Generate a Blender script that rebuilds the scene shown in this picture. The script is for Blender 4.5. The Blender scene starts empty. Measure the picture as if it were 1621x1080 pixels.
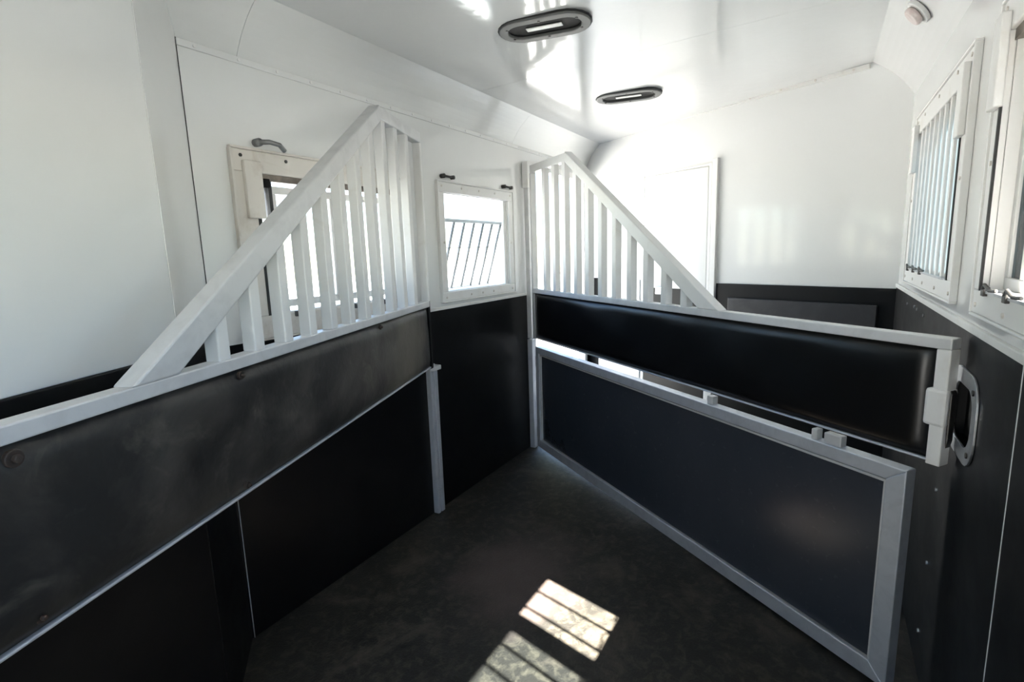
import bpy, bmesh, math, random
from math import sin, cos, pi, radians as R
from mathutils import Matrix, Vector
random.seed(7)
S = bpy.context.scene
COL = S.collection

# ------------------------------------------------------------------ camera
cam_data = bpy.data.cameras.new('camera')
cam = bpy.data.objects.new('camera', cam_data); COL.objects.link(cam)
cam_data.sensor_width = 36.0; cam_data.lens = 18.59; cam_data.clip_start = 0.02
rx = (0.5019874631, -0.8642551693, -0.0327351379)
dn = (-0.1578050692, -0.0543128050, -0.9859754963)
fw = (0.8503564823, 0.5001131088, -0.1636483940)
m = Matrix(((rx[0], -dn[0], -fw[0]), (rx[1], -dn[1], -fw[1]), (rx[2], -dn[2], -fw[2])))
cam.matrix_world = Matrix.Translation((0, 0, 1.3)) @ m.to_4x4()
S.camera = cam

# ------------------------------------------------------------------ sky, sun, exposure
SUN_EL = R(52.9)
sun_h = Vector((0.256, 0.967))                  # horizontal way the sunlight travels
w = bpy.data.worlds.new('sky'); S.world = w; w.use_nodes = True
nt = w.node_tree; nt.nodes.clear()
sky = nt.nodes.new('ShaderNodeTexSky'); sky.sky_type = 'NISHITA'; sky.sun_disc = False
sky.sun_elevation = SUN_EL
sky.sun_rotation = math.atan2(-sun_h.x, -sun_h.y)
sky.air_density = 1.0; sky.dust_density = 0.25; sky.ozone_density = 1.5
bg = nt.nodes.new('ShaderNodeBackground'); bg.inputs[1].default_value = 0.23
wo = nt.nodes.new('ShaderNodeOutputWorld')
nt.links.new(sky.outputs[0], bg.inputs[0]); nt.links.new(bg.outputs[0], wo.inputs[0])
sd = bpy.data.lights.new('sun', 'SUN'); sd.energy = 40.0; sd.angle = R(0.53); sd.color = (1.0, 0.955, 0.86)
sun = bpy.data.objects.new('sun', sd); COL.objects.link(sun)
dirv = Vector((sun_h.x*cos(SUN_EL), sun_h.y*cos(SUN_EL), -sin(SUN_EL)))
sun.rotation_euler = dirv.to_track_quat('-Z', 'Y').to_euler()
sun.location = (-1, -4, 6)
S.view_settings.view_transform = 'Standard'; S.view_settings.look = 'None'
S.view_settings.gamma = 1.0; S.view_settings.use_curve_mapping = False
S.view_settings.exposure = 1.85

# ------------------------------------------------------------------ materials
def mat(name, col, rough=.5, metal=0.0, spec=.5, coat=0.0, noise=None, bump=None, stain=None, rvar=None):
    """noise=(scale, col2, lo, hi)  stain=(scale, col3, lo, hi)  bump=(scale, strength)  rvar=(scale, rough2)"""
    mt = bpy.data.materials.new(name); mt.use_nodes = True
    t = mt.node_tree; b = t.nodes['Principled BSDF']
    b.inputs['Base Color'].default_value = (*col, 1); b.inputs['Roughness'].default_value = rough
    b.inputs['Metallic'].default_value = metal; b.inputs['Specular IOR Level'].default_value = spec
    b.inputs['Coat Weight'].default_value = coat; b.inputs['Coat Roughness'].default_value = .06
    tc = t.nodes.new('ShaderNodeTexCoord')
    def nz(scale, detail=6, dist=0.0, vec=None):
        n = t.nodes.new('ShaderNodeTexNoise'); n.inputs['Scale'].default_value = scale
        n.inputs['Detail'].default_value = detail; n.inputs['Distortion'].default_value = dist
        n.inputs['Roughness'].default_value = .62
        t.links.new(vec or tc.outputs['Object'], n.inputs['Vector']); return n
    def ramp(src, lo, hi):
        r = t.nodes.new('ShaderNodeMapRange'); r.inputs[1].default_value = lo; r.inputs[2].default_value = hi
        t.links.new(src, r.inputs[0]); return r.outputs[0]
    cur = None
    for spec_ in (noise, stain):
        if not spec_: continue
        sc, c2, lo, hi = spec_
        mx = t.nodes.new('ShaderNodeMix'); mx.data_type = 'RGBA'
        if cur is None: mx.inputs[6].default_value = (*col, 1)
        else: t.links.new(cur, mx.inputs[6])
        mx.inputs[7].default_value = (*c2, 1)
        t.links.new(ramp(nz(sc, 8, .6).outputs[0], lo, hi), mx.inputs[0]); cur = mx.outputs[2]
    if cur is not None: t.links.new(cur, b.inputs['Base Color'])
    if rvar:
        sc, r2 = rvar[:2]
        mr = t.nodes.new('ShaderNodeMapRange'); mr.inputs[1].default_value = .25; mr.inputs[2].default_value = .8
        mr.inputs[3].default_value = rough; mr.inputs[4].default_value = r2
        t.links.new(nz(sc, 5, .2).outputs[0], mr.inputs[0]); t.links.new(mr.outputs[0], b.inputs['Roughness'])
    if bump:
        bp = t.nodes.new('ShaderNodeBump'); bp.inputs['Strength'].default_value = bump[1]
        bp.inputs['Distance'].default_value = bump[2] if len(bump) > 2 else .01
        t.links.new(nz(bump[0], 4, .3).outputs[0], bp.inputs['Height'])
        t.links.new(bp.outputs[0], b.inputs['Normal'])
        if coat: t.links.new(bp.outputs[0], b.inputs['Coat Normal'])
    return mt

def glass_mat(name, tint, frost=0.0):
    mt = bpy.data.materials.new(name); mt.use_nodes = True
    t = mt.node_tree; t.nodes.clear()
    out = t.nodes.new('ShaderNodeOutputMaterial')
    tr = t.nodes.new('ShaderNodeBsdfTransparent'); tr.inputs[0].default_value = (*tint, 1)
    gl = t.nodes.new('ShaderNodeBsdfGlossy'); gl.inputs['Roughness'].default_value = .03
    lw = t.nodes.new('ShaderNodeLayerWeight'); lw.inputs[0].default_value = .5
    pw = t.nodes.new('ShaderNodeMath'); pw.operation = 'POWER'; pw.inputs[1].default_value = 4.0
    t.links.new(lw.outputs['Facing'], pw.inputs[0])
    fr = t.nodes.new('ShaderNodeMapRange'); fr.inputs[3].default_value = .03; fr.inputs[4].default_value = .45
    t.links.new(pw.outputs[0], fr.inputs[0])
    mx = t.nodes.new('ShaderNodeMixShader')
    t.links.new(fr.outputs[0], mx.inputs[0]); t.links.new(tr.outputs[0], mx.inputs[1]); t.links.new(gl.outputs[0], mx.inputs[2])
    last = mx.outputs[0]
    if frost:
        tl = t.nodes.new('ShaderNodeBsdfTranslucent'); tl.inputs[0].default_value = (*tint, 1)
        m2 = t.nodes.new('ShaderNodeMixShader'); m2.inputs[0].default_value = frost
        t.links.new(last, m2.inputs[1]); t.links.new(tl.outputs[0], m2.inputs[2]); last = m2.outputs[0]
    t.links.new(last, out.inputs[0]); return mt

WHITE = mat('white_gloss_liner', (.81, .81, .795), .14, coat=.5, bump=(1.3, .06, .02), noise=(1.2, (.79, .79, .77), .45, .75))
CEILW = mat('white_gloss_ceiling_skin', (.82, .82, .81), .10, coat=.35, bump=(2.6, .10, .02))
FRAMEW = mat('weathered_white_aluminium', (.80, .79, .77), .42, noise=(9, (.70, .67, .62), .55, .85), bump=(60, .05, .002))
FRAMED = mat('stained_window_frame', (.72, .68, .63), .5, noise=(7, (.42, .34, .27), .5, .85), bump=(60, .05, .002))
ALU = mat('mill_aluminium', (.68, .68, .68), .40, metal=.2, noise=(14, (.54, .54, .54), .45, .85), bump=(120, .03, .002))
ALUD = mat('dull_aluminium', (.66, .69, .745), .34, metal=.5, noise=(18, (.52, .55, .60), .45, .8), bump=(90, .05, .002), rvar=(12, .5))
KICK = mat('black_kick_sheet', (.004, .004, .0045), .34, spec=.22, noise=(5, (.008, .0078, .0075), .45, .8), bump=(220, .06, .002), rvar=(4, .55))
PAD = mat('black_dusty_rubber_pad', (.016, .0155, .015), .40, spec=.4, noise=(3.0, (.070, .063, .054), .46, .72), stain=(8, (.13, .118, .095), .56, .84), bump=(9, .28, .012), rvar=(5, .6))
PADC = mat('black_clean_rubber_pad', (.004, .004, .0045), .26, spec=.45, noise=(2.5, (.011, .0105, .011), .5, .9), bump=(5, .05, .01), rvar=(3, .36))
PANEL = mat('blue_black_gate_sheet', (.030, .036, .048), .25, spec=.6, noise=(1.1, (.046, .051, .064), .30, .75), stain=(45, (.08, .087, .10), .60, .85))
FLOORM = mat('black_rubber_mat', (.018, .0168, .0145), .55, spec=.35, noise=(26, (.078, .070, .052), .48, .80), stain=(4.5, (.085, .072, .056), .54, .78), bump=(120, .5, .004), rvar=(6, .42))
def tint_spot(mt, loc, size, col, amount):
    """a soft patch of another colour at a place on a surface"""
    t = mt.node_tree; b = t.nodes['Principled BSDF']; src = b.inputs['Base Color'].links[0].from_socket
    tc = t.nodes.new('ShaderNodeTexCoord'); mp = t.nodes.new('ShaderNodeMapping')
    n = t.nodes.new('ShaderNodeTexNoise'); n.inputs['Scale'].default_value = 6; n.inputs['Detail'].default_value = 6
    t.links.new(tc.outputs['Object'], n.inputs['Vector'])
    ad = t.nodes.new('ShaderNodeVectorMath'); ad.operation = 'MULTIPLY_ADD'; ad.inputs[1].default_value = (.35, .35, 0)
    t.links.new(n.outputs['Color'], ad.inputs[0]); t.links.new(tc.outputs['Object'], ad.inputs[2])
    t.links.new(ad.outputs[0], mp.inputs['Vector']); mp.vector_type = 'TEXTURE'
    mp.inputs['Location'].default_value = (loc[0]+.17, loc[1]+.17, 0); mp.inputs['Scale'].default_value = size
    gr = t.nodes.new('ShaderNodeTexGradient'); gr.gradient_type = 'SPHERICAL'; t.links.new(mp.outputs[0], gr.inputs[0])
    mr = t.nodes.new('ShaderNodeMapRange'); mr.inputs[2].default_value = .7; mr.inputs[4].default_value = amount
    t.links.new(gr.outputs[0], mr.inputs[0])
    mx = t.nodes.new('ShaderNodeMix'); mx.data_type = 'RGBA'; mx.inputs[7].default_value = (*col, 1)
    t.links.new(mr.outputs[0], mx.inputs[0]); t.links.new(src, mx.inputs[6]); t.links.new(mx.outputs[2], b.inputs['Base Color'])
tint_spot(FLOORM, (1.72, 1.02), (.42, .30, .5), (.085, .064, .058), .8)  # worn patch on the floor mat
tint_spot(PAD, (.36, 0), (.26, .6, 3.0), (.15, .135, .105), .85)  # paler patch blended into the near divider pad
BLACK = mat('black_plastic', (.004, .004, .004), .55, spec=.12, bump=(150, .05, .002))
GASKET = mat('black_gasket', (.02, .02, .02), .6, bump=(150, .05, .002))
STEEL = mat('zinc_steel', (.55, .56, .58), .34, metal=.9, noise=(22, (.36, .37, .39), .45, .8))
DARKST = mat('dark_steel', (.10, .095, .09), .42, metal=.7, noise=(20, (.05, .045, .04), .4, .8))
MIDST = mat('grey_steel', (.26, .26, .26), .4, metal=.6, noise=(20, (.16, .16, .16), .4, .8))
BEZEL = mat('grey_lamp_bezel', (.13, .13, .125), .45, metal=.1, bump=(200, .05, .002))
LENS = mat('lamp_lens', (.85, .85, .83), .25, bump=(90, .2, .002))
PINK = mat('faded_marker_lens', (.70, .60, .57), .3, noise=(30, (.58, .44, .41), .5, .75))
RUST = mat('rusty_bolt', (.045, .034, .028), .55, metal=.3, noise=(60, (.09, .05, .035), .5, .75))
CONC = mat('pale_concrete', (.33, .33, .33), .8, noise=(1.2, (.28, .28, .275), .4, .7), bump=(40, .2, .01))
ASPH = mat('dark_asphalt', (.085, .088, .092), .85, noise=(30, (.12, .12, .12), .4, .7), bump=(90, .3, .01))
GLASS = glass_mat('clear_window_pane', (.93, .96, .97))
DUSTY = glass_mat('dusty_window_pane', (.22, .275, .305), .10)
HAZY = glass_mat('hazy_window_pane', (.62, .66, .68), .04)
GREY = mat('grey_ribbed_mat', (.026, .026, .029), .45, noise=(8, (.045, .045, .048), .45, .8), bump=(60, .2, .004))
BROWN = mat('brown_stained_channel', (.24, .20, .17), .5, noise=(18, (.12, .10, .085), .4, .7))
TRIMW = mat('white_trim_strip', (.80, .79, .76), .35, noise=(14, (.70, .66, .60), .55, .85))

# ------------------------------------------------------------------ mesh helpers
class MB:
    def __init__(s): s.bm = bmesh.new()
    def box(s, x0, x1, y0, y1, z0, z1):
        v = [s.bm.verts.new(p) for p in ((x0,y0,z0),(x1,y0,z0),(x1,y1,z0),(x0,y1,z0),(x0,y0,z1),(x1,y0,z1),(x1,y1,z1),(x0,y1,z1))]
        for f in ((3,2,1,0),(4,5,6,7),(0,1,5,4),(1,2,6,5),(2,3,7,6),(3,0,4,7)): s.bm.faces.new([v[i] for i in f])
        return s
    def prism(s, poly, axis, a, b):
        """poly: 2-D points in the plane across axis ('x': (y,z), 'y': (x,z), 'z': (x,y))"""
        def P(p, t): return {'x': (t,p[0],p[1]), 'y': (p[0],t,p[1]), 'z': (p[0],p[1],t)}[axis]
        A = [s.bm.verts.new(P(p, a)) for p in poly]; B = [s.bm.verts.new(P(p, b)) for p in poly]
        s.bm.faces.new(A[::-1]); s.bm.faces.new(B); n = len(poly)
        for i in range(n): s.bm.faces.new((A[i], A[(i+1)%n], B[(i+1)%n], B[i]))
        return s
    def ring(s, outer, inner, axis, a, b):
        def P(p, t): return {'x': (t,p[0],p[1]), 'y': (p[0],t,p[1]), 'z': (p[0],p[1],t)}[axis]
        n = len(outer); L = [[s.bm.verts.new(P(p, t)) for p in q] for t in (a, b) for q in (outer, inner)]
        oa, ia, ob, ib = L
        for i in range(n):
            j = (i+1) % n
            s.bm.faces.new((oa[i],oa[j],ob[j],ob[i])); s.bm.faces.new((ia[j],ia[i],ib[i],ib[j]))
            s.bm.faces.new((oa[j],oa[i],ia[i],ia[j])); s.bm.faces.new((ob[i],ob[j],ib[j],ib[i]))
        return s
    def tube(s, pts, r, n=10):
        pts = [Vector(p) for p in pts]; rings = []
        for i, p in enumerate(pts):
            d = (pts[min(i+1, len(pts)-1)] - pts[max(i-1, 0)]).normalized()
            up = Vector((0,0,1)) if abs(d.z) < .9 else Vector((1,0,0))
            a = d.cross(up).normalized(); b = d.cross(a)
            rings.append([s.bm.verts.new(p + r*(cos(2*pi*k/n)*a + sin(2*pi*k/n)*b)) for k in range(n)])
        for A, B in zip(rings, rings[1:]):
            for k in range(n): s.bm.faces.new((A[k], A[(k+1)%n], B[(k+1)%n], B[k]))
        s.bm.faces.new(rings[0][::-1]); s.bm.faces.new(rings[-1]); return s
    def beam(s, p, q, wd, ht, up=(0,1,0)):
        """rectangular bar from p to q; wd along 'up' axis, ht across"""
        p, q, u = Vector(p), Vector(q), Vector(up); d = (q-p).normalized(); c = d.cross(u).normalized()
        v = []
        for e in (p, q):
            for a, b in ((-1,-1),(1,-1),(1,1),(-1,1)): v.append(s.bm.verts.new(e + u*a*wd/2 + c*b*ht/2))
        for f in ((3,2,1,0),(4,5,6,7),(0,1,5,4),(1,2,6,5),(2,3,7,6),(3,0,4,7)): s.bm.faces.new([v[i] for i in f])
        return s
    def build(s, name, material, parent=None, bevel=0.0, smooth=False, seg=2):
        bmesh.ops.recalc_face_normals(s.bm, faces=s.bm.faces)
        me = bpy.data.meshes.new(name); s.bm.to_mesh(me); s.bm.free(); me.materials.append(material)
        if smooth:
            for p in me.polygons: p.use_smooth = True
        o = bpy.data.objects.new(name, me); COL.objects.link(o)
        if parent is not None: o.parent = parent
        if bevel:
            b = o.modifiers.new('bevel', 'BEVEL'); b.width = bevel; b.segments = seg; b.limit_method = 'ANGLE'
            b.angle_limit = R(40); b.harden_normals = False
        return o

def empty(name, label=None, cat=None, loc=(0,0,0), rz=0.0, group=None, kind=None):
    o = bpy.data.objects.new(name, None); COL.objects.link(o); o.location = loc; o.rotation_euler = (0,0,rz)
    o.empty_display_size = .1
    return tag(o, label, cat, group, kind)
def tag(o, label=None, cat=None, group=None, kind=None):
    for k, v in (('label', label), ('category', cat), ('group', group), ('kind', kind)):
        if v: o[k] = v
    return o
def copy_tree(o, parent=None):
    c = o.copy(); COL.objects.link(c)
    if parent is not None: c.parent = parent
    for ch in list(o.children): copy_tree(ch, c)
    return c
def stadium(cx, cy, L, Wd, n=10):
    r = Wd/2; h = L/2 - r; pts = []
    for k in range(n+1): a = -pi/2 + pi*k/n; pts.append((cx + h + r*cos(a), cy + r*sin(a)))
    for k in range(n+1): a = pi/2 + pi*k/n; pts.append((cx - h + r*cos(a), cy + r*sin(a)))
    return pts
def rrect(cx, cy, w, h, r, n=5):
    pts = []
    for sx, sy, a0 in ((1,-1,-pi/2),(1,1,0),(-1,1,pi/2),(-1,-1,pi)):
        for k in range(n+1):
            a = a0 + pi/2*k/n; pts.append((cx + sx*(w/2-r) + r*cos(a), cy + sy*(h/2-r) + r*sin(a)))
    return pts
def sheet_with_holes(mb, x0, x1, z0, z1, y0, y1, holes):
    """a slab along x with rectangular openings (hx0,hx1,hz0,hz1)"""
    xs = sorted({x0, x1, *[h[0] for h in holes], *[h[1] for h in holes]}); zs = sorted({z0, z1, *[h[2] for h in holes], *[h[3] for h in holes]})
    for a, b in zip(xs, xs[1:]):
        run = None
        for c, d in zip(zs, zs[1:]):
            hole = any(h[0] <= a and b <= h[1] and h[2] <= c and d <= h[3] for h in holes)
            if not hole: run = (run[0], d) if run else (c, d)
            if hole and run: mb.box(a, b, y0, y1, *run); run = None
        if run: mb.box(a, b, y0, y1, *run)
    return mb

# ------------------------------------------------------------------ the trailer body
VL, VR, ZW = 1.656, -0.320, 1.95           # left wall, right wall, top of the walls
KL, KR = 1.033, 1.080                      # tops of the black kick sheets
CL, CR = (1.522, 2.10), (-0.155, 2.145)    # edges of the flat ceiling (y, z)
TH = .05
U0, U1 = -1.20, 4.35
D2 = (3.11, 3.985, .0, 1.845)               # open side doorway in the left wall behind the far divider
ea = R(65); EO = Vector((3.15, VR))        # slanted end wall: from the right wall to the left wall
ed = Vector((cos(ea), sin(ea)))
EL = (VL - VR)/sin(ea)

# right windows: frame and opening rectangles
W1 = dict(f=(1.85, 2.83, 1.130, 1.789), o=(1.93, 2.77, 1.184, 1.72))
W2 = dict(f=(.56, 1.60, 1.130, 1.789), o=(.64, 1.54, 1.184, 1.72))
W5 = dict(f=(-.86, .34, 1.130, 1.789), o=(-.78, .28, 1.184, 1.72))      # unseen window added behind the camera to bring in skylight
W3 = dict(f=(1.075, 1.885, 1.037, 1.662), o=(1.156, 1.80, 1.115, 1.592))
W4 = dict(f=(2.130, 2.856, 1.068, 1.660), o=(2.175, 2.810, 1.115, 1.610))

g = MB().box(-40, 40, .9, 40, -.62, -.50).build('ground', CONC); tag(g, 'pale paved ground outside the left windows and doorway', 'ground', kind='structure')
g = MB().box(-40, 40, -40, .8995, -.62, -.50).build('ground', ASPH); tag(g, 'dark asphalt outside the right windows, added to cut bounced light', 'ground', kind='structure')  # separate dark ground added to cut sunlight bounced in through the right windows
f = MB().box(U0, U1, VR-TH, VL+TH, -.05, 0).build('floor', FLOORM); tag(f, 'worn black rubber mat floor of the horse trailer', 'floor', kind='structure')

wl = sheet_with_holes(MB(), .90, U1, 0, ZW, VL, VL+TH, [W3['o'], W4['o'], D2]).build('wall_left', WHITE)
tag(wl, 'glossy white wall with two windows above black kick sheets', 'wall', kind='structure')
for a, b in ((.90, .9585), (.9605, 2.012), (2.0135, D2[0]), (D2[1], U1)):
    MB().box(a, b, VL-.007, VL+.001, .002, KL).build('kick_sheet', KICK, wl, bevel=.0012)
MB().box(.9485, .9515, VL-.0015, VL+.001, KL, ZW).build('seam', GASKET, wl)
MB().box(.9588, .9606, VL-.009, VL, .002, KL).build('seam', ALU, wl)
MB().box(2.0, D2[0], VL-.010, VL, KL-.004, KL+.012).build('cap_strip', TRIMW, wl, bevel=.002)

CUP = (1.475, 1.735, .775, .990)
wr = sheet_with_holes(MB(), U0, 3.3, 0, ZW, VR-TH, VR-.02, [W1['o'], W2['o'], W5['o']])
sheet_with_holes(wr, U0, 3.3, KR, ZW, VR-.0201, VR, [W1['o'], W2['o'], W5['o']])
wr = wr.build('wall_right', WHITE); tag(wr, 'white wall with two barred windows above a black kick sheet', 'wall', kind='structure')
cup_hole = (CUP[0]+.03, CUP[1]-.03, CUP[2]+.03, CUP[3]-.03)
sheet_with_holes(MB(), 1.231, 3.3, .002, KR, VR-.0199, VR+.006, [cup_hole]).build('kick_sheet', KICK, wr)
MB().box(U0, 1.227, VR-.0199, VR+.006, .002, KR).build('kick_sheet', KICK, wr)
MB().box(1.2275, 1.2305, VR-.015, VR+.007, .002, KR).build('seam', ALU, wr)
MB().box(U0, 3.2, VR-.001, VR+.010, KR-.002, KR+.016).build('cap_strip', TRIMW, wr, bevel=.002)
for (u, z) in ((1.812, .60), (1.836, .36), (1.862, .12), (2.45, 1.045), (2.52, 1.047), (2.30, 1.04), (2.72, 1.04)):
    MB().prism([(u + .006*cos(k*pi/4), z + .006*sin(k*pi/4)) for k in range(8)], 'y', VR+.005, VR+.010).build('rivet', STEEL, wr)

# end wall, built along +x from the right wall then turned by 65 degrees
we = empty('wall_end', 'slanted glossy white end wall with a door outline', 'wall', (EO.x, EO.y, 0), ea, kind='structure')
MB().box(-.12, EL+.05, -.03-.0, 0-.0, 0, 2.30).build('wall_panel', WHITE, we)
we.scale = (1, 1, 1)
# the room side of this wall is its local +y side
for a, b in ((.004, .988),):
    MB().box(a, b, 0, .007, .002, 1.070).build('kick_sheet', KICK, we, bevel=.0012)
MB().box(2.055, EL-.01, 0, .007, .002, 1.083).build('kick_sheet', KICK, we, bevel=.0012)
MB().box(1.62, 2.05, 0, .010, .002, 1.080).build('kick_plate', ALU, we, bevel=.002)['label'] = 'grey aluminium kick plate'
mt_ = MB().box(.075, .895, .007, .022, .55, .985).build('rubber_mat', GREY, we, bevel=.004)
mt_['label'] = 'grey ribbed rubber mat on the black sheet'
st = MB().box(.19, 1.80, 0, .012, 2.118, 2.142)
st.build('ceiling_strip', TRIMW, we, bevel=.002)
for k in range(9):
    x = .26 + k*.18
    MB().prism([(x + .006*cos(i*pi/4), 2.130 + .006*sin(i*pi/4)) for i in range(8)], 'y', .012, .016).build('screw', FRAMED, we)

d1 = empty('door_1', 'flush white door outlined on the slanted end wall', 'door', (EO.x, EO.y, 0), ea, kind='structure')
MB().box(1.062, 1.575, .0, .012, 1.030, 1.795).build('door_leaf', WHITE, d1, bevel=.003)
MB().box(1.062, 1.575, .0, .012, .03, 1.024).build('kick_plate', KICK, d1, bevel=.003)
fr = MB(); fr.box(.992, 1.030, 0, .022, .02, 1.836).box(1.036, 1.056, 0, .015, .02, 1.815); fr.build('jamb', FRAMEW, d1, bevel=.003)
MB().box(1.581, 1.592, 0, .010, .02, 1.80).build('jamb', FRAMEW, d1, bevel=.002)
MB().box(1.056, 1.592, 0, .010, 1.799, 1.812).build('header', FRAMEW, d1, bevel=.002)
MB().box(1.40, 1.46, .012, .03, .98, 1.04).build('latch', STEEL, d1, bevel=.006)

d2 = empty('door_2', 'open side doorway full of daylight behind the far divider', 'door', (0, VL, 0), 0, kind='structure')
MB().box(D2[0]-.035, D2[0]+.012, -.012, TH, .0, D2[3]+.03).build('jamb', FRAMEW, d2, bevel=.003)
MB().box(D2[1]-.012, D2[1]+.035, -.012, TH, .0, D2[3]+.03).build('jamb', FRAMEW, d2, bevel=.003)
MB().box(D2[0]+.012, D2[1]-.012, -.012, TH, D2[3]-.012, D2[3]+.03).build('header', FRAMEW, d2, bevel=.003)
MB().box(D2[0]+.012, D2[1]-.012, -.004, TH, .0, .014).build('threshold', ALU, d2, bevel=.003)
# wall pieces at the near left: a short angled return and the long flat partition
a0, a1 = Vector((.950, VL)), Vector((.711, 1.39))
db = (a1-a0); lb = db.length
wb = empty('wall_back', 'narrow glossy white return wall beside the window wall seam', 'wall', (a0.x, a0.y, 0), math.atan2(db.y, db.x), kind='structure')
MB().box(0, lb, -.03, 0, KL+.04, 2.20).build('wall_panel', WHITE, wb)
MB().box(0, lb, -.03, .006, .002, KL+.04).build('kick_sheet', KICK, wb)
an = R(24.5); L2 = 2.0
wn = empty('wall_near', 'broad flat white partition behind the padded divider', 'wall', (.711, 1.39, 0), pi+an, kind='structure')
MB().box(0, L2, -.035, 0, 1.080, 2.20).build('wall_panel', WHITE, wn, bevel=.003)
MB().box(0, L2, -.035, .006, .002, 1.080).build('kick_sheet', KICK, wn, bevel=.003)

wq = sheet_with_holes(MB(), 0, 1.2, 0, 2.2, 0, .04, [(.45, 1.12, .0, 1.85)]).build('wall_rear', WHITE)  # unseen rear wall, its doorway added to let in daylight
wq.location = (U0, VR-.03, 0); wq.rotation_euler = (0, 0, pi/2); tag(wq, 'unseen white rear wall with a doorway added behind the camera for daylight', 'wall', kind='structure')
# ceiling: flat skin and a cove on each side
ce = empty('ceiling', 'glossy white ceiling skin with two oval lamps', 'ceiling', kind='structure')
uj = [U0, 1.0, 2.35, U1]
for a, b in zip(uj, uj[1:]):
    MB().prism([(CL[0], CL[1]), (CR[0], CR[1]), (CR[0], CR[1]+.03), (CL[0], CL[1]+.03)], 'x', a+.0006, b-.0006).build('skin_sheet', CEILW, ce)
def cove(y0, z0, y1, z1, bulge, a, b, name):
    n = 8; inner = []
    nx, nz = (z1-z0), -(y1-y0); ln = math.hypot(nx, nz); nx, nz = nx/ln, nz/ln
    if nz < 0: nx, nz = -nx, -nz
    for k in range(n+1):
        t = k/n; bu = bulge*4*t*(1-t); inner.append((y0+(y1-y0)*t + nx*bu, z0+(z1-z0)*t + nz*bu))
    outer = [(p[0] + nx*.03, p[1] + nz*.03) for p in inner]
    return MB().prism(inner + outer[::-1], 'x', a, b).build(name, WHITE, ce)
for a, b in ((.60, 1.141), (1.1425, 2.9), (2.9012, U1)):
    cove(VL+.004, ZW, CL[0], CL[1], .014, a, b, 'cove_sheet')
for a, b in ((U0, 1.6), (1.6012, 3.5)):
    cove(VR-.004, ZW, CR[0], CR[1], .014, a, b, 'cove_sheet')
MB().box(.95, 4.1, VL-.006, VL, ZW-.022, ZW-.002).build('edge_strip', WHITE, ce, bevel=.002)
for k in range(22):
    x = 1.0 + k*.14
    MB().prism([(x + .005*cos(i*pi/3), ZW-.012 + .005*sin(i*pi/3)) for i in range(6)], 'y', VL-.009, VL-.006).build('rivet', FRAMEW, ce)

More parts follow.
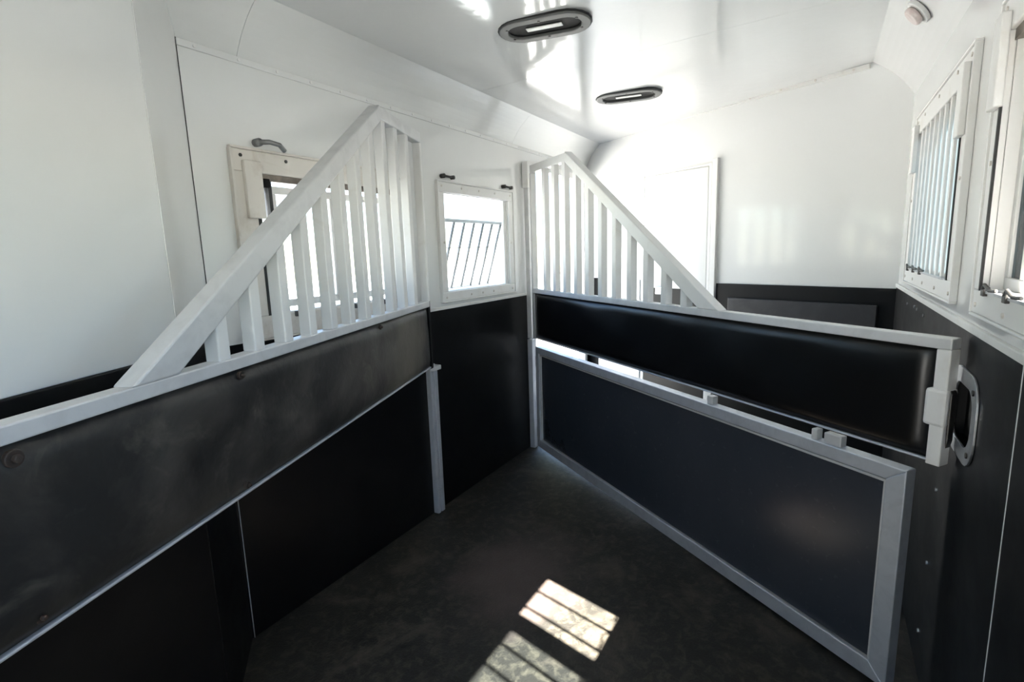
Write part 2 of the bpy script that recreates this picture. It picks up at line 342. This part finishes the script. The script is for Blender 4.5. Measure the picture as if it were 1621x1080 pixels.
# ------------------------------------------------------------------ windows
def window(name, label, W, side, framemat, sashes, bars=None, bar_r=.006, guide=True, flange=None, channels=(1, 1), bar_y=-.042):
    """side=+1 left wall (room at -y), -1 right wall.  Local frame: x along the wall, y into the room, z up."""
    yw = VL if side > 0 else VR
    root = empty(name, label, 'window', (0, yw, 0), 0, kind='structure')
    sg = -1 if side > 0 else 1
    fx0, fx1, fz0, fz1 = W['f']; ox0, ox1, oz0, oz1 = W['o']
    def bx(mb, x0, x1, d0, d1, z0, z1): return mb.box(x0, x1, *sorted((sg*d0, sg*d1)), z0, z1)
    pr = .012 if side > 0 else .014
    bx(MB(), fx0, fx1, 0, pr, oz1, fz1).build('header', framemat, root, bevel=.003)
    bx(MB(), fx0, fx1, 0, pr, fz0, oz0).build('sill', framemat, root, bevel=.003)
    bx(MB(), fx0, ox0, 0, pr, oz0, oz1).build('jamb', framemat, root, bevel=.003)
    bx(MB(), ox1, fx1, 0, pr, oz0, oz1).build('jamb', framemat, root, bevel=.003)
    # raised outer lip
    lip = MB()
    for a, b, c, d in ((fx0-.006, fx1+.006, fz1, fz1+.008), (fx0-.006, fx1+.006, fz0-.006, fz0), (fx0-.008, fx0, fz0, fz1), (fx1, fx1+.008, fz0, fz1)):
        bx(lip, a, b, 0, .018, c, d)
    lip.build('frame_lip', framemat, root, bevel=.002)
    # reveal lining through the wall
    rv = MB()
    for a, b, c, d in ((ox0, ox0+.004, oz0, oz1), (ox1-.004, ox1, oz0, oz1), (ox0, ox1, oz0, oz0+.004), (ox0, ox1, oz1-.004, oz1)):
        bx(rv, a, b, -TH, 0, c, d)
    rv.build('reveal', framemat, root)
    for (x, z) in [(fx0+.03, fz1-.02), (fx0+.03, (fz0+fz1)/2), (fx0+.03, fz0+.02), (fx1-.03, fz1-.02), (fx1-.03, (fz0+fz1)/2), (fx1-.03, fz0+.02), ((fx0+fx1)/2, fz1-.02), ((fx0+fx1)/2, fz0+.02), (fx0+.2, fz1-.02), (fx1-.2, fz1-.02), (fx0+.25, fz0+.02), (fx1-.25, fz0+.02)]:
        MB().prism([(x + .006*cos(i*pi/3), z + .006*sin(i*pi/3)) for i in range(6)], 'y', sg*pr, sg*(pr+.003)).build('screw', DARKST if framemat is FRAMED else FRAMED, root)
    if guide:
        for x0, x1 in ((ox0-.05, ox0+.012), (ox1-.012, ox1+.05)):
            bx(MB(), x0, x1, pr, pr+.016, oz1-.15, oz1+.035).build('guide_block', framemat, root, bevel=.003)
        for x0, x1 in ((ox0-.010, ox0+.002),)*channels[0] + ((ox1-.002, ox1+.005),)*channels[1]:
            bx(MB(), x0, x1, pr-.002, pr+.003, oz0, oz1-.15).build('guide_channel', GASKET, root)
        bx(MB(), ox0, ox1, -.012, .004, oz1-.022, oz1).build('header_gasket', BROWN, root)
    for (x0, x1, z0, z1, dep, gm, sm) in sashes:
        sw = .026
        s_ = MB()
        for a, b, c, d in ((x0, x1, z1-sw, z1), (x0, x1, z0, z0+sw), (x0, x0+sw, z0+sw, z1-sw), (x1-sw, x1, z0+sw, z1-sw)):
            bx(s_, a, b, dep-.008, dep+.008, c, d)
        so = s_.build('sash', sm, root, bevel=.002)
        bx(MB(), x0+sw-.004, x1-sw+.004, dep-.002, dep+.002, z0+sw-.004, z1-sw+.004).build('pane', gm, so)
    if flange:
        bx(MB(), ox0, ox0+flange[0], -TH-.012, -TH, oz0-.03, oz1+.03).build('outer_flange', FRAMEW, root, bevel=.002)
        bx(MB(), ox1-flange[1], ox1, -TH-.012, -TH, oz0-.03, oz1+.03).build('outer_flange', FRAMEW, root, bevel=.002)
    if bars:
        for x in bars:
            MB().tube([(x, sg*bar_y, oz0+.002), (x, sg*bar_y, oz1-.002)], bar_r, 8).build('bar', FRAMEW, root, smooth=False)
    return root, sg

# window 1: right wall beside the slanted end wall
o = W1['o']
w1, sg = window('window_1', 'barred window on the right wall beside the slanted end wall', W1, -1, FRAMEW,
    [(o[0]+.004, 2.36, o[2]+.004, o[3]-.025, -.014, DUSTY, FRAMEW), (2.33, o[1]-.004, o[2]+.004, o[3]-.025, -.030, DUSTY, FRAMEW)],
    bars=[o[0]+.10+.092*k for k in range(8)], bar_r=.009, flange=(.07, .04), channels=(1, 0), bar_y=.006)
# window 2: right wall next to the camera
o = W2['o']
w2, sg = window('window_2', 'large barred window on the right wall cut by the picture edge', W2, -1, FRAMEW,
    [(1.405, o[1]-.004, o[2]+.004, o[3]-.025, -.030, DUSTY, FRAMEW), (.64, 1.115, o[2], o[3]-.03, -.022, HAZY, FRAMEW)],
    bars=[1.415-.1*k for k in range(8)], bar_r=.007, flange=(.04, .115), channels=(0, 1))
MB().box(1.102, 1.170, -.046, -.006, W2['o'][2], W2['o'][3]).build('mullion', FRAMEW, w2, bevel=.003)
window('window_added', 'barred window on the right wall behind the camera', W5, -1, FRAMEW, [(-.776, .276, 1.188, 1.695, -.030, GLASS, FRAMEW)], bars=[-.70+.2*k for k in range(5)])
for W, root in ((W1, w1), (W2, w2)):
    o = W['o']
    for k in range(3):
        x = o[1] - .05 - k*.16
        q = MB(); q.tube([(x, .020, o[2]+.008), (x-.03, .024, o[2]+.018), (x-.06, .022, o[2]+.008), (x-.10, .020, o[2]+.010)], .004, 8)
        q.box(x-.010, x+.010, .010, .022, o[2]-.008, o[2]+.012); q.build('sill_latch', DARKST, root, bevel=.002)
    MB().box(o[0]+.05, o[1]-.02, .0, .018, o[2]-.002, o[2]+.004).build('sill_hinge', STEEL, root)

# window 3: left wall behind the near divider
o = W3['o']
w3, sg = window('window_3', 'stained aluminium window on the left wall behind the near railing', W3, 1, FRAMED,
    [(o[0]+.058, 1.50, o[2]+.02, o[3]-.035, -.020, GLASS, FRAMEW), (1.475, o[1]-.004, o[2]+.02, o[3]-.035, -.034, GLASS, FRAMEW)])
q = MB(); q.tube([(1.186, -.012, 1.125), (1.186, -.012, 1.565)], .0075, 10); q.build('slide_rod', STEEL, w3, smooth=True)
q = MB(); q.box(1.168, 1.204, -.024, -.002, 1.100, 1.135).box(1.174, 1.198, -.022, -.002, 1.545, 1.575); q.build('rod_end', BLACK, w3, bevel=.003)
MB().box(1.200, 1.214, -.004, .010, 1.13, 1.57).build('sash_gasket', GASKET, w3)
MB().box(1.494, 1.506, -.004, .018, 1.13, 1.57).build('sash_gasket', GASKET, w3)
for k in range(4):
    x = 1.27 + k*.14
    MB().box(x-.02, x+.02, -.022, -.010, 1.100, 1.120).build('sill_clip', DARKST, w3, bevel=.003)
q = MB(); q.tube([(1.172, -.022, 1.690), (1.200, -.036, 1.693), (1.235, -.040, 1.688), (1.258, -.034, 1.672)], .008, 8)
q.tube([(1.172, 0, 1.690), (1.172, -.026, 1.690)], .013, 10); q.build('turn_latch', MIDST, w3, smooth=True)

# window 4: left wall at the gate post
o = W4['o']
w4, sg = window('window_4', 'bright open window with a tilted bar grille on the left wall', W4, 1, FRAMEW, [], guide=False)
MB().box(o[0]+.004, o[0]+.03, .010, .026, o[2], o[3]).build('guide_rail', FRAMEW, w4, bevel=.002)
MB().box(o[1]-.03, o[1]-.004, .010, .026, o[2], o[3]).build('guide_rail', FRAMEW, w4, bevel=.002)
MB().box(o[0]+.03, o[1]-.03, .012, .016, o[2], o[3]).build('pane', GLASS, w4)
MB().tube([(o[0]+.035, .036, 1.480), (o[1]-.01, .036, 1.480)], .010, 8).build('grille_rail', ALU, w4, smooth=True)
MB().tube([(o[0]+.02, .15, 1.115), (o[1]-.01, .15, 1.115)], .008, 8).build('grille_rail', ALU, w4, smooth=True)
MB().tube([(o[0]+.02, .079, 1.340), (o[1]-.01, .079, 1.340)], .003, 6).build('grille_wire', ALU, w4, smooth=True)
for k in range(7):
    x = 2.225 + .094*k
    MB().tube([(x, .036, 1.480), (x, .15, 1.115)], .0075, 8).build('grille_bar', MIDST, w4, smooth=True)
for x in (2.175, 2.760):
    q = MB(); q.tube([(x, 0, 1.688), (x, -.024, 1.688)], .011, 8); q.tube([(x, -.020, 1.688), (x+.070, -.022, 1.686)], .0055, 8)
    q.tube([(x+.070, -.010, 1.686), (x+.070, -.030, 1.686)], .010, 8); q.build('turn_latch', DARKST, w4, smooth=True)

# ------------------------------------------------------------------ swinging dividers
DZ0, DZ1 = .752, 1.078        # bottom and top of the padded panel
DLEN = 2.36; T = .040
def pad_mesh(x0, x1, z0, z1, dep):
    """closed bulging pad with rounded edges"""
    mb = MB(); nx, nz = 44, 14; grids = []
    for sgn in (1, -1):
        gr = []
        for i in range(nx+1):
            row = []
            for j in range(nz+1):
                u, v = i/nx, j/nz
                e = min(1, min(u, 1-u)*(x1-x0)/.05); ez = min(1, min(v, 1-v)*(z1-z0)/.05)
                h = math.sqrt(max(0, 1-(1-e)**2)) * math.sqrt(max(0, 1-(1-ez)**2))
                wv = .0036*sin(7*u*(x1-x0)+2.1*v+1) + .0026*sin(19*u+5*v*v) + .0012*sin(41*u-6*v)
                row.append(mb.bm.verts.new((x0+(x1-x0)*u, sgn*(.004 + (dep + wv)*h), z0+(z1-z0)*v)))
            gr.append(row)
        grids.append(gr)
        for i in range(nx):
            for j in range(nz):
                mb.bm.faces.new((gr[i][j], gr[i+1][j], gr[i+1][j+1], gr[i][j+1]))
    A, B = grids
    per = [(i, 0) for i in range(nx)] + [(nx, j) for j in range(nz)] + [(i, nz) for i in range(nx, 0, -1)] + [(0, j) for j in range(nz, 0, -1)]
    for k in range(len(per)):
        (i, j), (p, q) = per[k], per[(k+1) % len(per)]
        mb.bm.faces.new((A[i][j], A[p][q], B[p][q], B[i][j]))
    return mb
RT = .024                                   # half the rail tube
def divider(label, loc, rz, padmat, near):
    root = empty('stall_divider', label, 'stall divider', loc, rz, 'swinging stall dividers with barred tops')
    y = T/2
    MB().box(.045, DLEN, -y, y, DZ1-.028, DZ1).build('top_rail', ALU, root, bevel=.003)
    MB().box(.045, DLEN, -y*.55, y*.55, DZ0+.004, DZ0+.011).build('bottom_rail', ALUD, root, bevel=.003)
    MB().box(DLEN-.032, DLEN, -y, y, DZ0, DZ1-.028).build('end_post', FRAMEW, root, bevel=.003)
    MB().box(.020, .046, -.014, .014, DZ0, DZ1).build('hinge_stile', BLACK if near else ALU, root, bevel=.003)
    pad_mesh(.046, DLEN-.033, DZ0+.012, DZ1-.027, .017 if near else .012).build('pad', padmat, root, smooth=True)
    # crest rail, sloping rail
    zc = 1.832; sx = .488; xe = 1.660 if near else 1.615
    MB().box(.040, sx, -.021, .021, zc-.045, zc).build('crest_rail', ALU if near else FRAMEW, root, bevel=.004)
    MB().prism([(sx-.004, zc+.006), (sx-.004, zc-.052), (xe-.105, DZ1), (xe, DZ1)], 'y', -.0225, .0225).build('sloping_rail', ALU if near else FRAMEW, root, bevel=.004)
    ho = [MB().box(.030, .052, -.018, .018, DZ1-.002, zc-.044).build('baluster', FRAMEW, root, bevel=.003)]
    for k in range(1, 12):
        s = .090 + .121*k
        zt = zc-.044 if s < sx else (zc-.050) + (DZ1 - (zc-.050))*(s-sx)/(xe-.105-sx)
        sl = (DZ1-(zc-.050))/(xe-.105-sx) if s > sx else 0
        b0, b1 = s-.018, s+.018
        hgt = lambda x: zc-.040 if x < sx else zc-.046 + sl*(x-sx)
        MB().prism([(b0, DZ1-.002), (b1, DZ1-.002), (b1, hgt(b1)), (b0, hgt(b0))], 'y', -.017, .017).build('baluster', FRAMEW, root, bevel=.003)
    return root
def bolt(root, x, y, z, sgn, r=.020):
    q = MB(); q.prism([(x + r*cos(k*pi/8), z + r*sin(k*pi/8)) for k in range(16)], 'y', *sorted((sgn*(y-.004), sgn*(y+.004))))
    q.prism([(x + r*.5*cos(k*pi/3), z + r*.5*sin(k*pi/3)) for k in range(6)], 'y', *sorted((sgn*(y+.004), sgn*(y+.011))))
    return q.build('bolt', RUST, root, bevel=.0015)

a1_ = R(20.55); o1 = Vector((1.988, 1.602)) - .02*Vector((sin(a1_), -cos(a1_)))
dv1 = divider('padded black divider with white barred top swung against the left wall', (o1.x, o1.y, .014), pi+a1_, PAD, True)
bolt(dv1, 1.858, .021, 1.030, 1, .013); bolt(dv1, 1.386, .021, 1.036, 1, .009); bolt(dv1, 1.405, .019, .783, 1, .008); bolt(dv1, 1.862, .019, .790, 1, .009); bolt(dv1, .62, .021, 1.036, 1, .009)
# short knuckle and drop pin at the hinge end
q = MB(); q.tube([(.012, 0, DZ0-.012), (.012, 0, DZ0+.016)], .017, 12); q.build('hinge_knuckle', ALU, dv1, smooth=False)

a2_ = R(53.8); o2 = Vector((3.010, 1.629)) + .02*Vector((sin(a2_), -cos(a2_)))
dv2 = divider('padded black divider with white barred top standing across to the right wall', (o2.x, o2.y, -.004), pi+a2_, PADC, False)
dv2.rotation_euler = (0, R(.30), pi+a2_)
q = MB(); q.box(DLEN-.046, DLEN+.004, -.026, .026, .855, .950); q.build('latch_sleeve', FRAMEW, dv2, bevel=.008)
q = MB(); q.prism([(DLEN+.002, .84), (DLEN+.004, .80), (DLEN+.008, .82), (DLEN+.008, .94), (DLEN+.002, .95)], 'y', -.012, .012); q.build('latch_tongue', DARKST, dv2, bevel=.003)

# ------------------------------------------------------------------ lower gate under the far divider
a3_ = R(54.57); o3 = Vector((3.005, 1.620)) + .02*Vector((sin(a3_), -cos(a3_)))
lg = empty('lower_gate', 'silver framed black gate panel hung below the far padded divider', 'gate', (o3.x, o3.y, 0), pi+a3_)
lg.rotation_euler = (0, R(.42), pi+a3_)          # it sags a little at the free end
GX0, GX1, GZ0, GZ1, y = .052, 2.262, .030, .702, .022
fw_ = .052
MB().prism([(GX0, GZ1), (GX1, GZ1), (GX1-fw_, GZ1-fw_*.8), (GX0+.04, GZ1-fw_*.8)], 'y', -y, y).build('top_member', ALUD, lg, bevel=.003)
MB().prism([(GX1, GZ1), (GX1, GZ0), (GX1-fw_, GZ0+.055), (GX1-fw_, GZ1-fw_*.8)], 'y', -y, y).build('stile', ALUD, lg, bevel=.003)
MB().prism([(GX1, GZ0), (GX0, GZ0), (GX0+.04, GZ0+.055), (GX1-fw_, GZ0+.055)], 'y', -y, y).build('bottom_member', ALUD, lg, bevel=.003)
MB().prism([(GX0, GZ0), (GX0, GZ1), (GX0+.04, GZ1-fw_*.8), (GX0+.04, GZ0+.055)], 'y', -y, y).build('stile', ALUD, lg, bevel=.003)
MB().box(GX0+.035, GX1-fw_+.005, -.004, .004, GZ0+.04, GZ1-fw_*.8+.005).build('panel', PANEL, lg)
q = MB()
for x0, x1, z0, z1 in ((GX0+.04, GX0+.052, GZ0+.055, GZ1-.047), (GX1-fw_-.010, GX1-fw_, GZ0+.055, GZ1-.047), (GX0+.04, GX1-fw_, GZ0+.055, GZ0+.055), (GX0+.04, GX1-fw_, GZ1-.056, GZ1-.047)):
    q.box(x0, x1, -.012, .012, z0, z1)
q.build('glazing_bead', ALU, lg, bevel=.002)
for x, wd in ((1.545, .030), (1.985, .020), (2.045, .055)):
    MB().box(x-wd/2, x+wd/2, -.014, .014, GZ1, DZ0-.016).build('support_bracket', ALU, lg, bevel=.003)
for z in (.12, .60):
    MB().tube([(GX0-.014, 0, z-.035), (GX0-.014, 0, z+.035)], .014, 12).build('hinge_barrel', ALU, lg)

# posts on the left wall
gp = empty('gate_post', 'slim silver post at the corner where the far gate hangs', 'post', (3.012, 1.630, 0))
MB().box(-.022, .026, -.024, .012, .002, .742).build('lower_channel', ALUD, gp, bevel=.003)
MB().box(-.013, .013, -.018, .014, .748, 1.86).build('upper_tube', ALU, gp, bevel=.003)
MB().box(-.022, .022, -.022, .018, 1.70, 1.86).build('hinge_sleeve', FRAMEW, gp, bevel=.003)
sp = empty('channel_post', 'short silver channel standing against the black wall below the near divider', 'post', (1.990, 1.640, 0))
MB().box(-.026, -.006, -.020, .012, .003, .742).build('flange', ALUD, sp, bevel=.003)
MB().box(.002, .028, -.020, .012, .003, .742).build('flange', ALUD, sp, bevel=.003)
MB().box(-.010, .006, -.010, .012, .003, .742).build('web', ALUD, sp)
MB().box(-.036, .052, -.026, .012, .743, .765).build('cap', ALU, sp, bevel=.003)

# ------------------------------------------------------------------ catch plate in the right wall
cp = empty('catch_plate', 'zinc rimmed pocket in the black right wall catching the divider latch', 'catch', (0, VR, 0))
cx, cz = (CUP[0]+CUP[1])/2, (CUP[2]+CUP[3])/2; cw, ch = CUP[1]-CUP[0], CUP[3]-CUP[2]
MB().ring(rrect(cx, cz, cw, ch, .07), rrect(cx, cz, cw-.075, ch-.075, .05), 'y', .0065, .0115).build('rim', STEEL, cp, bevel=.0012)
MB().box(cx-cw/2+.032, cx+cw/2-.032, -.0195, -.0165, cz-ch/2+.032, cz+ch/2-.032).build('pocket', BLACK, cp)
for sx, sz in ((-1,-1),(-1,1),(1,-1),(1,1)):
    x, z = cx + sx*(cw/2-.034), cz + sz*(ch/2-.034)
    MB().prism([(x + .007*cos(i*pi/3), z + .007*sin(i*pi/3)) for i in range(6)], 'y', .0115, .015).build('screw', DARKST, cp)

# ------------------------------------------------------------------ ceiling lamps
def lamp(label, u, v, rz):
    z = CL[1] + (CR[1]-CL[1])*(v-CL[0])/(CR[0]-CL[0])
    root = empty('ceiling_lamp', label, 'lamp', (u, v, z), 0, 'oval ceiling lamps')
    tilt = math.atan2(CR[1]-CL[1], CL[0]-CR[0])
    root.rotation_euler = (-tilt, 0, rz)
    L, Wd = .345, .185
    o_ = stadium(0, 0, L, Wd); i_ = stadium(0, 0, L-.068, Wd-.075)
    MB().ring(o_, i_, 'z', -.013, -.0005).build('bezel', BEZEL, root, bevel=.004)
    MB().ring(stadium(0, 0, L+.008, Wd+.008), stadium(0, 0, L-.01, Wd-.01), 'z', -.006, -.0003).build('gasket', GASKET, root)
    MB().prism(stadium(0, 0, L-.070, Wd-.080), 'z', -.004, -.0008).build('housing', BLACK, root)
    MB().box(-.068, .068, -.013, .013, -.0085, -.0042).build('lens', LENS, root, bevel=.002)
    for k in range(6):
        x = (-.13, 0, .13)[k % 3]; yy = (.066 if k < 3 else -.066) * (1 if k % 3 == 1 else .62); x *= 1.0
        MB().prism([(x + .005*cos(i*pi/3), yy + .005*sin(i*pi/3)) for i in range(6)], 'z', -.0155, -.013).build('screw', DARKST, root)
    return root
lrz = math.atan2(-.3385, .0547)
lamp('oval black ceiling lamp nearest the camera, larger of the two in view', 1.880, .925, lrz)
lamp('oval black ceiling lamp closest to the slanted end wall, smaller of the two', 2.932, .950, lrz)
# small faded marker lamp on the right cove
t_ = .55
ml = empty('marker_lamp', 'small faded pink round lamp high above the right windows', 'lamp', (2.385, VR+(CR[0]-VR)*t_ - .010, ZW+(CR[1]-ZW)*t_ + .008))
ml.rotation_euler = (-math.atan2(CR[1]-ZW, CR[0]-VR) , 0, 0)
ml.rotation_euler = (math.atan2(CR[1]-ZW, CR[0]-VR), 0, 0)
MB().prism([(.046*cos(k*pi/10), .046*sin(k*pi/10)) for k in range(20)], 'z', -.014, 0).build('base', FRAMEW, ml, bevel=.003)
MB().prism([(.034*cos(k*pi/8), .034*sin(k*pi/8)) for k in range(16)], 'z', -.036, -.014).build('lens', PINK, ml, bevel=.010, seg=3)
MB().box(.030, .052, -.010, .010, -.022, -.004).build('cable_clip', DARKST, ml, bevel=.002)
